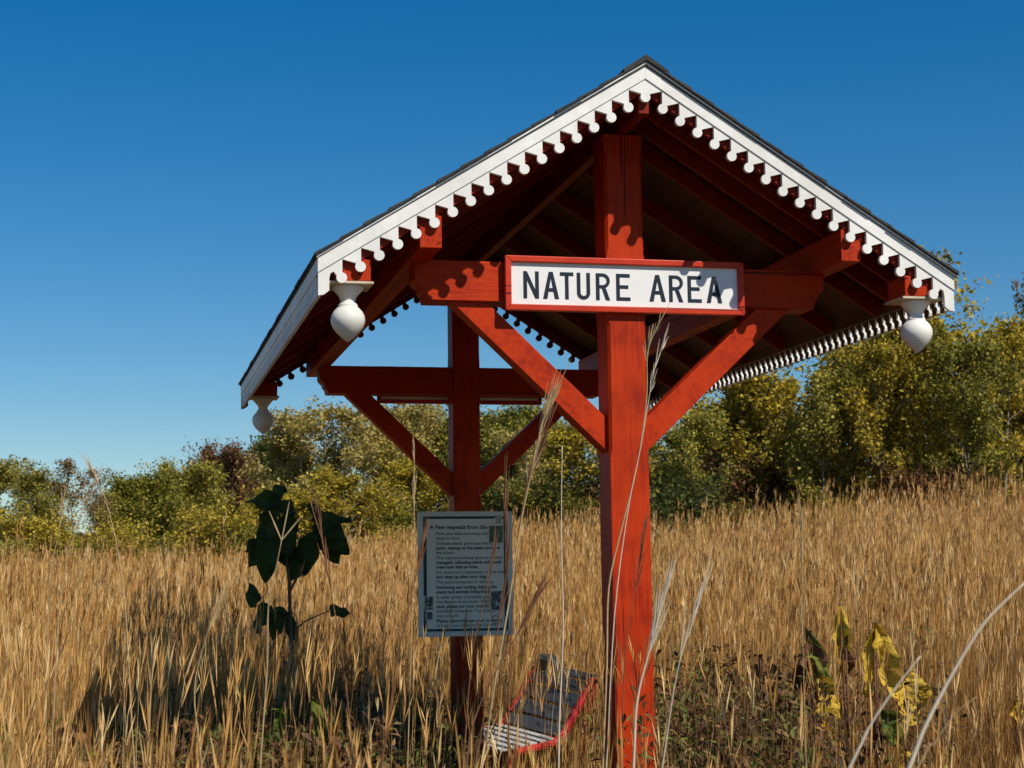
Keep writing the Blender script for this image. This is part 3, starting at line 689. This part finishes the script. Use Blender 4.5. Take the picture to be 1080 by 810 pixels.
plant('broadleaf_plant', 'slender plant carrying one narrow upright dull yellow leaf', 'plant', 895, 2.9,
      [(886, 636, 82, 18, 4, 70, yel_leaf), (892, 668, 55, 15, 2, 40, brn_leaf)])
plant('broadleaf_plant', 'tallest yellow plant with two long crinkled leaves hanging from its tip', 'plant', 925, 2.7,
      [(921, 656, 82, 22, -4, 70, yel_leaf), (924, 656, 85, 26, 16, 62, yel_leaf), (930, 748, 46, 30, 16, 28, grn_leaf), (925, 758, 42, 24, -10, 34, brn_leaf)])
plant('broadleaf_plant', 'low plant with one wide bright yellow leaf beside a pale leaning stalk', 'plant', 950, 2.3,
      [(955, 705, 60, 46, 2, 45, yel_leaf), (948, 790, 30, 20, 10, 18, yel_leaf)])
plant('broadleaf_plant', 'withered plant with long rusty brown hanging leaves left of the yellow ones', 'plant', 815, 2.8,
      [(800, 690, 90, 16, 24, 66, brn_leaf), (796, 700, 78, 14, 8, 64, brn_leaf), (812, 700, 60, 14, 20, 50, brn_leaf)])
plant('broadleaf_plant', 'low green leafed plant at the foot of the dark weeds right of the post', 'plant', 760, 1.2,
      [(755, 775, 52, 20, 36, 26, grn_leaf), (745, 778, 30, 20, -16, 16, grn_leaf), (770, 790, 40, 20, 30, 18, grn_leaf)])
plant('broadleaf_plant', 'plant with a small crumpled yellow leaf at the right edge of the meadow', 'plant', 1076, 2.5,
      [(1070, 738, 30, 22, 6, 20, yel_leaf), (1078, 740, 34, 18, 8, 26, yel_leaf)])
plant('broadleaf_plant', 'plant with drooping rust coloured leaves low in the grass at the left', 'plant', 68, 0.4,
      [(70, 762, 36, 14, -10, 34, brn_leaf), (74, 760, 40, 13, 3, 36, brn_leaf), (78, 764, 34, 13, 16, 28, brn_leaf)])
plant('broadleaf_plant', 'fresh green leafed weed at the very left edge of the meadow', 'plant', -4, 0.6,
      [(-2, 750, 34, 18, 8, 30, grn_leaf), (2, 768, 34, 18, 6, 30, grn_leaf), (-4, 785, 30, 18, 14, 20, grn_leaf)])
plant('broadleaf_plant', 'dull green and brown leafed weed in the shaded grass below the sapling', 'plant', 312, 0.6,
      [(300, 740, 50, 12, -10, 46, grn_leaf), (330, 735, 52, 12, 14, 46, grn_leaf), (350, 760, 46, 12, 6, 44, brn_leaf), (285, 770, 40, 12, -12, 30, grn_leaf), (318, 765, 40, 12, 4, 36, grn_leaf)])

# tall single stalks that stand above the rest
stalk_m = plain('dry_stalk', (.50, .36, .18), .7, nz=.2, scale=40)
stalk_pale = plain('bleached_stalk', (.72, .62, .46), .7, nz=.12, scale=40)
stalk_dark = plain('dark_reddish_stalk', (.22, .10, .05), .7, nz=.3, scale=40)
GRP = 'tall single grass stalks in the foreground'
def stalk(pts, D, r, mat, label, plume=None, fork=0):
    r = r*.72
    P = [at(a, b_, D) for a, b_ in pts]; g = P[-1].copy(); prev = P[-2]; d = (P[-1]-prev).normalized()
    g.z = hz(g.x, g.y); g.x += d.x*.25; g.y += d.y*.25
    l_ = P[-1].copy(); d.normalize(); hx = math.hypot(d.x, d.y); run = (l_.z-g.z)/max(.25, -d.z)
    run = min(run, .7/max(hx, 1e-3)); g = Vector((l_.x+d.x*run, l_.y+d.y*run, 0)); g.z = hz(g.x, g.y)
    for f_ in (.3, .65): P.append(l_.lerp(g, f_))
    P.append(g)
    # smooth the polyline
    Q = []
    for i in range(len(P)-1):
        p0, p1, p2, p3 = P[max(i-1, 0)], P[i], P[i+1], P[min(i+2, len(P)-1)]
        for k in range(4):
            t = k/4; Q.append(.5*((2*p1)+(p2-p0)*t+(2*p0-5*p1+4*p2-p3)*t*t+(3*p1-p0-3*p2+p3)*t**3))
    Q.append(P[-1]); n = len(Q)
    t = empty('grass_stalk', P[-1]); tag(t, label, 'grass stalk', GRP)
    mb = MB(); mb.tube(Q, [r*(.35+.65*min(1, i/(n*.5))) for i in range(n)], 6); mb.build('stem', mat, t, smooth=True)
    if plume:
        mb = MB(); L, ns, spr = plume
        for k in range(ns):
            u = random.random()*.85; i = int(u*L*n/10) ; b0 = Q[min(i, n-2)]; dd = (Q[max(0, i-1)]-Q[i+1]).normalized() if i > 0 else (Q[0]-Q[1]).normalized()
            e = b0+dd*random.uniform(.04, .10)*L*.5+Vector([random.gauss(0, 1) for _ in range(3)])*spr*1.5
            m_ = (b0+e)/2+Vector([random.gauss(0, 1) for _ in range(3)])*spr*.2
            mb.tube([b0, m_, e], [.0008, .0014, .0004], 4)
        mb.build('seed_head', mat, t)
    if fork:
        mb = MB()
        for k in range(fork):
            a = (k-(fork-1)/2)*.55; dd = (Q[0]-Q[2]).normalized(); e = Q[0]+(dd*math.cos(a)+RX*math.sin(a))*random.uniform(.07, .1)
            mb.tube([Q[0], (Q[0]+e)/2, e], [.0012, .0019, .0007], 5)
        mb.build('seed_head', mat, t)
stalk([(578, 430), (570, 455), (560, 500), (548, 560), (536, 640), (522, 720), (510, 800)], 5.0, .004, stalk_m, 'tall tan stalk with a plumed head reaching up to the rear right brace', plume=(3, 40, .006))
stalk([(577, 452), (568, 480), (552, 530), (544, 600), (538, 700), (536, 800)], 5.2, .003, stalk_dark, 'thin darker stalk with a plumed head just below the rear right brace', plume=(3, 30, .007))
stalk([(593, 470), (592, 560), (594, 660), (590, 760), (589, 820)], 4.8, .0035, stalk_pale, 'straight pale stalk rising over the garden chair')
stalk([(694, 343), (683, 372), (682, 420), (672, 490), (655, 560), (642, 620), (640, 700), (636, 800)], 5.2, .004, stalk_m, 'tallest curved stalk crossing the upper front post', plume=(2, 12, .004))
stalk([(696, 372), (688, 400), (676, 470), (662, 540), (648, 650), (640, 800)], 5.0, .0025, stalk_pale, 'thin pale stalk crossing the front post under the sign', plume=(2, 14, .006))
stalk([(698, 640), (684, 690), (672, 740), (668, 812)], 3.6, .004, stalk_pale, 'short pale stalk bending in front of the foot of the front post', plume=(3, 16, .006))
stalk([(680, 555), (672, 610), (660, 680), (656, 800)], 5.4, .0022, stalk_dark, 'thin dark stalk lying against the middle of the front post', plume=(3, 18, .005))
stalk([(1084, 612), (1040, 655), (1005, 710), (975, 768), (955, 820)], 2.2, .0042, stalk_pale, 'thick bleached stalk leaning in from the right edge')
stalk([(971, 692), (945, 725), (918, 765), (895, 812)], 2.3, .0028, stalk_pale, 'bleached stalk leaning right past the wide yellow leaf')
stalk([(1030, 735), (1008, 752), (985, 785), (965, 815)], 2.4, .0018, stalk_m, 'short tan stalk below the thick bleached stalk at the right')
stalk([(297, 570), (290, 605), (283, 640), (282, 700), (275, 800)], 4.2, .0028, stalk_m, 'three-forked pale stalk in front of the sapling', fork=3)
stalk([(334, 540), (345, 600), (352, 640), (362, 700), (372, 790)], 4.4, .0025, stalk_dark, 'reddish stalk leaning left across the sapling', plume=(3, 14, .006))
stalk([(437, 478), (437, 540), (436, 600), (433, 700), (430, 800)], 4.6, .0022, stalk_m, 'thin upright stalk just left of the notice board', plume=(2, 12, .003))
stalk([(446, 575), (436, 620), (420, 690), (405, 790)], 4.2, .003, stalk_dark, 'dark stalk leaning across the left edge of the notice board', plume=(2, 16, .004))
stalk([(520, 590), (510, 640), (498, 690), (490, 790)], 4.4, .0025, stalk_dark, 'reddish stalk leaning across the right half of the notice board', plume=(2, 12, .004))
stalk([(533, 560), (532, 620), (520, 690), (505, 790)], 4.3, .0022, stalk_dark, 'thin brown stalk along the right edge of the notice board', plume=(4, 16, .006))
stalk([(562, 637), (545, 670), (522, 710), (500, 760), (490, 815)], 3.8, .003, stalk_dark, 'dark stalk arching right between the notice board and the chair', plume=(2, 22, .004))
stalk([(98, 498), (112, 530), (124, 580), (132, 640), (140, 780)], 5.0, .003, stalk_m, 'tall tan stalk bent left above the meadow at the left', plume=(2, 9, .004))
stalk([(97, 515), (85, 545), (72, 585), (62, 650), (55, 780)], 5.2, .0025, stalk_m, 'tan stalk leaning right near the left edge', plume=(2, 10, .005))
stalk([(65, 535), (60, 570), (52, 620), (48, 780)], 5.6, .0025, stalk_m, 'feathery stalk farthest left above the meadow', plume=(2, 12, .005))
stalk([(230, 640), (215, 680), (205, 730), (212, 800)], 3.7, .0025, stalk_m, 'drooping tan stalk over the shaded patch of grass', plume=(2, 12, .005))
stalk([(735, 640), (722, 680), (712, 720), (700, 800)], 3.6, .002, stalk_pale, 'thin pale stalk leaning right beside the front post', plume=(3, 12, .006))
stalk([(846, 560), (846, 640), (848, 720), (850, 800)], 4.8, .0018, stalk_m, 'thin upright stalk behind the black curled leaf', plume=(3, 10, .006))
stalk([(912, 588), (911, 650), (908, 720), (905, 800)], 5.5, .0022, stalk_dark, 'dark upright stalk between the yellow leaved plants', fork=2)

# ------------------------------------------------------------------ trees
def grow(seed, height, spread, trunk_r, n_limb, crown0, leaf_n, leaf_size, airy, tall=False, multi=1):
    rnd = random.Random(seed); rg = np.random.default_rng(seed)
    mb = MB(); tips = []
    def branch(p, d, L, r, lvl):
        pts = [p]; q = p.copy(); dd = d.copy(); n = 5
        for i in range(n):
            dd = (dd+Vector((rnd.gauss(0, .12), rnd.gauss(0, .12), .10 if lvl else .02))).normalized(); q = q+dd*L/n; pts.append(q.copy())
            if lvl < 3 and i >= 1:
                for _ in range((2 if lvl else 0) or 0):
                    if rnd.random() < .62:
                        a = rnd.uniform(0, 6.28); sd = (dd*.75+Vector((math.cos(a), math.sin(a), .15))*.75).normalized(); branch(q, sd, L*rnd.uniform(.38, .58), r*.45, lvl+1)
            if lvl >= 2 or (lvl >= 1 and i >= 3): tips.append((q.copy(), L))
        mb.tube(pts, [r*(1-.75*i/n) for i in range(n+1)], 5 if lvl else 8, cap=False)
    for m_ in range(multi):
        a0 = rnd.uniform(0, 6.28); off = Vector((math.cos(a0), math.sin(a0), 0))*(.25*spread*.3 if multi > 1 else 0)
        tp = [off.copy()-Vector((0, 0, .3))]; q = off.copy(); dd = Vector((off.x*.15, off.y*.15, 1)).normalized(); nseg = 10
        for i in range(nseg):
            dd = (dd+Vector((rnd.gauss(0, .05), rnd.gauss(0, .05), .05))).normalized(); q = q+dd*height*.92/nseg; tp.append(q.copy())
            t = (i+1)/nseg
            if t > crown0:
                for _ in range(n_limb):
                    a = rnd.uniform(0, 6.28); f = math.sin(math.pi*min(1, max(.12, (t-crown0*.6)/(1.08-crown0*.6))))**.7
                    L = spread*f*rnd.uniform(.65, 1.15)*.55
                    branch(q, Vector((math.cos(a), math.sin(a), .35+.5*t)).normalized(), L, trunk_r*.35*(1.1-t*.7), 1)
        mb.tube(tp, [trunk_r*(1-.85*i/nseg) for i in range(nseg+1)], 8, cap=False)
    T = np.array([tuple(t[0]) for t in tips]); 
    idx = rg.integers(0, len(T), leaf_n); cl = rg.normal(0, 1, (leaf_n, 3))*airy
    P = T[idx]+cl*np.array([1, 1, .75])
    # clumps: each tip gets a tint so the crown breaks into light and dark clumps of leaves
    tt = rg.uniform(0, 1, len(T)); tint = np.clip(tt[idx]*.6+rg.uniform(0, .4, leaf_n), 0, 1)
    V, F, TT = leaf_quads(P, leaf_size*rg.uniform(.35, 1.5, leaf_n), rg.uniform(.55, .9, leaf_n), rg.uniform(0, 6.28, leaf_n), rg.normal(-.3, .6, leaf_n), rg.uniform(-1.2, 1.2, leaf_n), tint)
    me = np_mesh('crown', V, F, np.zeros((0, 3), int), TT, None) if False else None
    crown = bpy.data.meshes.new('crown'); 
    crown = np_mesh2('crown', V, F, TT)
    tr = mb.mesh('trunk'); tr.polygons.foreach_set('use_smooth', [True]*len(tr.polygons))
    return tr, crown
def np_mesh2(name, V, F4, tint):
    me = bpy.data.meshes.new(name); me.vertices.add(len(V)); me.vertices.foreach_set('co', V.astype(np.float32).ravel())
    me.loops.add(4*len(F4)); me.loops.foreach_set('vertex_index', F4.astype(np.int32).ravel()); me.polygons.add(len(F4))
    me.polygons.foreach_set('loop_start', (np.arange(len(F4))*4).astype(np.int32)); me.update(calc_edges=True)
    a = me.attributes.new('tint', 'FLOAT', 'POINT'); a.data.foreach_set('value', tint.astype(np.float32)); me.materials.append(None); return me
gold = leafy('gold_olive_leaves', [(.05, .05, .010), (.20, .17, .022), (.44, .34, .032), (.60, .44, .04), (.68, .52, .09)], trans=.36)
olive = leafy('olive_leaves', [(.05, .06, .012), (.15, .155, .02), (.28, .25, .03), (.44, .34, .045)], trans=.34)
green = leafy('dark_green_leaves', [(.03, .05, .012), (.07, .095, .02), (.13, .15, .028), (.22, .21, .04)], trans=.3)
ygold = leafy('pale_yellow_leaves', [(.20, .17, .05), (.38, .30, .07), (.52, .41, .11), (.60, .50, .20)], trans=.3)
lolive = leafy('light_olive_leaves', [(.09, .10, .02), (.25, .23, .035), (.42, .35, .055), (.58, .45, .08)], trans=.35)
rust = leafy('rust_red_leaves', [(.07, .04, .02), (.15, .07, .03), (.22, .10, .035), (.17, .13, .04)], trans=.3)
tanl = leafy('tan_leaves', [(.12, .08, .03), (.25, .15, .05), (.32, .22, .08)], trans=.3)
protos = {
 'bushy': grow(1, 8.0, 5.0, .12, 4, .20, 15000, .175, .20),
 'bushy2': grow(2, 7.5, 4.8, .10, 4, .16, 15000, .165, .20),
 'airy': grow(3, 9.0, 4.0, .10, 3, .22, 11000, .15, .2),
 'airy2': grow(4, 8.5, 3.6, .09, 3, .20, 10000, .15, .18),
 'dense': grow(5, 8.0, 6.5, .16, 4, .06, 36000, .21, .34),
 'dense2': grow(6, 8.0, 6.0, .16, 4, .06, 36000, .21, .36),
 'sparse': grow(7, 8.0, 3.0, .07, 2, .30, 2200, .13, .15),
 'shrub': grow(8, 3.0, 3.2, .04, 4, .02, 9000, .12, .18, multi=2),
}
def tree(kind, px_, py_top, D, mat, label, group, name='tree', cat='tree', wide=1.0, rot=None, bk=bark):
    # the top of the crown stands at photo height py_top when D metres away
    p = at(px_, 500, D); x, y = p.x, p.y; g = hz(x, y)
    top = at(px_, py_top, D).z; trm, crm = protos[kind]
    h0 = max(v.co.z for v in crm.vertices) if kind not in HT else HT[kind]; HT[kind] = h0
    s = max(.2, (top-g)/h0)
    t = bpy.data.objects.new(name, None); C.objects.link(t); t.location = (x, y, g-.05); t.scale = (s*wide, s*wide, s); t.rotation_euler = (0, 0, rot if rot is not None else random.uniform(0, 6.28))
    tag(t, label, cat, group)
    for nm, me, m_ in (('trunk', trm, bk), ('crown', crm, mat)):
        if not me.materials: me.materials.append(None)
        o = bpy.data.objects.new(nm, me); C.objects.link(o); o.parent = t
        o.material_slots[0].link = 'OBJECT'; o.material_slots[0].material = m_
    return t
HT = {}
G1, G2, G3 = 'trees along the right edge of the meadow', 'trees at the middle of the far edge', 'trees beyond the meadow on the left'
# right-hand wood, about 30-36 m off
for (k, px_, py_, D, m_, lab, wd_) in [
 ('bushy', 985, 296, 31, gold, 'golden olive tree whose trunk shows right below the right pendant', 1.0),
 ('bushy2', 1062, 300, 32, gold, 'golden leaved tree rising at the right edge of the picture', 1.0),
 ('bushy', 1120, 285, 33, gold, 'golden crown cut off by the right edge of the picture', 1.0),
 ('bushy2', 905, 330, 33, gold, 'golden olive tree left of the right pendant under the eave', 1.1),
 ('bushy', 835, 362, 32, gold, 'round yellow green tree under the right eave trim', 1.2),
 ('bushy2', 765, 392, 33, gold, 'yellow green tree just right of the front right brace', 1.2),
 ('bushy', 710, 430, 35, olive, 'olive tree directly right of the front post', 1.2),
 ('sparse', 1003, 244, 32, gold, 'thin treetop with few leaves poking up above the right eave corner', 1.0),
 ('sparse', 1096, 275, 34, tanl, 'nearly bare tan treetop at the right edge against the sky', .5),
 ('sparse', 1050, 345, 31, gold, 'slim sparse golden tree between the two rightmost crowns', 1.0),
 ('airy', 940, 330, 30, gold, 'slender golden tree with bare lower trunk under the right pendant', .9),
 ('airy2', 870, 380, 30.5, lolive, 'slender light olive tree under the right eave trim', .9),
 ('airy', 1030, 330, 29.5, olive, 'slender olive tree in front of the rightmost crowns', .9),
 ('airy2', 735, 425, 31, lolive, 'slender light olive tree just beside the right brace', .9)]:
    tree(k, px_, py_, D, m_, lab, G1, wide=wd_, bk=bark_pale)
for (k, px_, py_, D, m_, lab, wd_) in [
 ('dense', 1090, 345, 42, green, 'dark green tree filling the back of the wood at the right edge', 1.2),
 ('dense2', 960, 372, 43, olive, 'dark tree behind the golden ones below the right pendant', 1.2),
 ('dense', 850, 415, 44, green, 'dark green tree behind the crowns under the right eave', 1.2),
 ('dense2', 745, 440, 45, green, 'dark green tree behind the crowns right of the front post', 1.2)]:
    tree(k, px_, py_, D, m_, lab, G1, wide=wd_)
# middle
for (k, px_, py_, D, m_, lab, wd_) in [
 ('bushy', 650, 415, 40, gold, 'yellow tree partly hidden behind the front post', 1.2),
 ('bushy2', 603, 420, 42, gold, 'golden tree seen through the gap left of the front post', 1.1),
 ('dense2', 568, 428, 50, olive, 'olive tree behind the tan plumed stalks', 1.0),
 ('dense', 530, 412, 58, olive, 'broad green tree seen between the rear post and front post', 1.1),
 ('airy2', 555, 446, 44, ygold, 'pale yellow green tree right of the rear post', 1.1),
 ('dense', 455, 418, 60, olive, 'rounded green tree left of the rear post under the crossbeam', 1.0),
 ('bushy', 440, 470, 50, gold, 'golden tree left of the notice board', 1.2),
 ('airy', 412, 412, 56, ygold, 'pale tall tree showing through the left rear brace', 1.2),
 ('airy2', 442, 420, 58, ygold, 'pale yellow treetop just under the rear crossbeam', 1.0)]:
    tree(k, px_, py_, D, m_, lab, G2, wide=wd_, bk=bark_pale)
# left
for (k, px_, py_, D, m_, lab, wd_) in [
 ('airy', 352, 406, 54, ygold, 'tallest pale yellow tree with airy crown between sapling and rear brace', 1.15),
 ('airy2', 315, 424, 55, ygold, 'airy pale yellow tree right of the far left pendant', 1.1),
 ('airy', 385, 432, 56, gold, 'airy golden tree between the two tallest pale ones', 1.1),
 ('airy2', 290, 452, 56, ygold, 'thin pale tree directly below the far left pendant', 1.1),
 ('bushy', 370, 480, 48, gold, 'full golden tree right of the sapling', 1.3),
 ('bushy2', 325, 500, 47, gold, 'full golden tree directly behind the sapling', 1.3),
 ('dense', 240, 456, 66, rust, 'rust red rounded treetop left of the pale yellow trees', .75),
 ('dense2', 275, 448, 68, green, 'dark green tree right of the rust red one', .8),
 ('dense', 200, 476, 62, lolive, 'olive green tree sloping down left of the rust red one', .9),
 ('dense2', 155, 486, 60, olive, 'green tree on the falling skyline at the left', .9),
 ('dense', 115, 512, 60, lolive, 'low green tree where the skyline dips at the left', .9),
 ('bushy', 285, 500, 54, gold, 'orange golden tree left of the sapling', 1.1),
 ('bushy2', 215, 525, 56, gold, 'low golden tree in front of the olive skyline trees', 1.2),
 ('airy', 28, 483, 52, lolive, 'olive tree with open crown at the left edge of the picture', 1.2),
 ('airy2', -8, 478, 53, lolive, 'olive tree cut by the left edge of the picture', 1.2),
 ('airy', 55, 492, 54, gold, 'yellow olive open tree second from the left edge', 1.0),
 ('sparse', 84, 482, 54, tanl, 'thin tan tree with few leaves standing in the skyline gap', 1.1),
 ('sparse', 103, 490, 55, tanl, 'smallest sparse tan treetop right of the skyline gap', .9),
 ('bushy', -30, 500, 50, green, 'dark green tree just outside the left edge', 1.1)]:
    tree(k, px_, py_, D, m_, lab, G3, wide=wd_, bk=bark_pale)
# undergrowth at the wood's edge: one low shrub after another
k = 0
LOW = [('shrub', olive, 'olive'), ('shrub', green, 'dark green'), ('shrub', gold, 'golden'), ('shrub', rust, 'rusty'), ('shrub', lolive, 'light olive')]
places = []
for i in (0, 2, 3, 5, 8, 11): places.append((700+i*36+random.uniform(-12, 12), 490+random.uniform(-40, 30), 29.5+random.uniform(-1, 3), [1, 2, 3, 0, 1, 2, 1, 0, 3, 2, 1, 1][i]))
for i in range(6): places.append((660-i*24, 500+random.uniform(-14, 14), 38+i*1.5, [3, 0, 1, 0, 1, 2][i]))
for i in range(19): places.append((500-i*30+random.uniform(-10, 10), 548+random.uniform(-30, 14)+max(0, i-6)*.6, 47+random.uniform(-1, 3), [2, 4, 0, 2, 4, 1][i % 6]))
whe = lambda a: ('at the foot of the right-hand wood' if a > 690 else 'at the foot of the middle trees' if a > 510 else 'at the foot of the left-hand trees')
ORD = 'first second third fourth fifth sixth seventh eighth ninth tenth eleventh twelfth thirteenth fourteenth fifteenth sixteenth seventeenth eighteenth nineteenth twentieth'.split()
cnt = {}
for (a, b_, D, c) in sorted(places):
    kd, m_, cn = LOW[c]; i = cnt.get(whe(a), 0); cnt[whe(a)] = i+1
    tree(kd, a, b_, D, m_, cn+' bushy shrub, '+ORD[i]+' from the left '+whe(a), 'shrubs '+whe(a), name='shrub', cat='shrub', wide=1.15)
# wood behind everything, read as one mass
def far_wood():
    rg = np.random.default_rng(5); n = 160000; ang0 = math.atan2(RF.x, RF.y); a = ang0+rg.uniform(-.5, .5, n); d = rg.uniform(72, 95, n)
    x = CAM.x+d*np.sin(a); y = CAM.y+d*np.cos(a); z = H(x, y); f = (a-ang0+.5)
    top = 2.6+.6*np.sin(f*23)+.4*np.sin(f*61+1)+np.clip(f-.45, 0, 1)*3
    P = np.stack([x, y, z+rg.uniform(0, 1, n)**.7*top], -1); tint = np.clip(.5+.3*np.sin(x*.9+3)*np.cos(y*.7)+rg.normal(0, .2, n), 0, 1)
    V, F, T = leaf_quads(P, rg.uniform(.18, .34, n), rg.uniform(.6, .9, n), rg.uniform(0, 6.28, n), rg.normal(-.3, .6, n), rg.uniform(-1.2, 1.2, n), tint)
    me = np_mesh('far_wood', V, F, np.zeros((0, 3), int), T, green)
    tag(link('far_wood', me, None), 'dark green far-off wood behind the nearer trees', 'wood', kind='stuff')
far_wood()
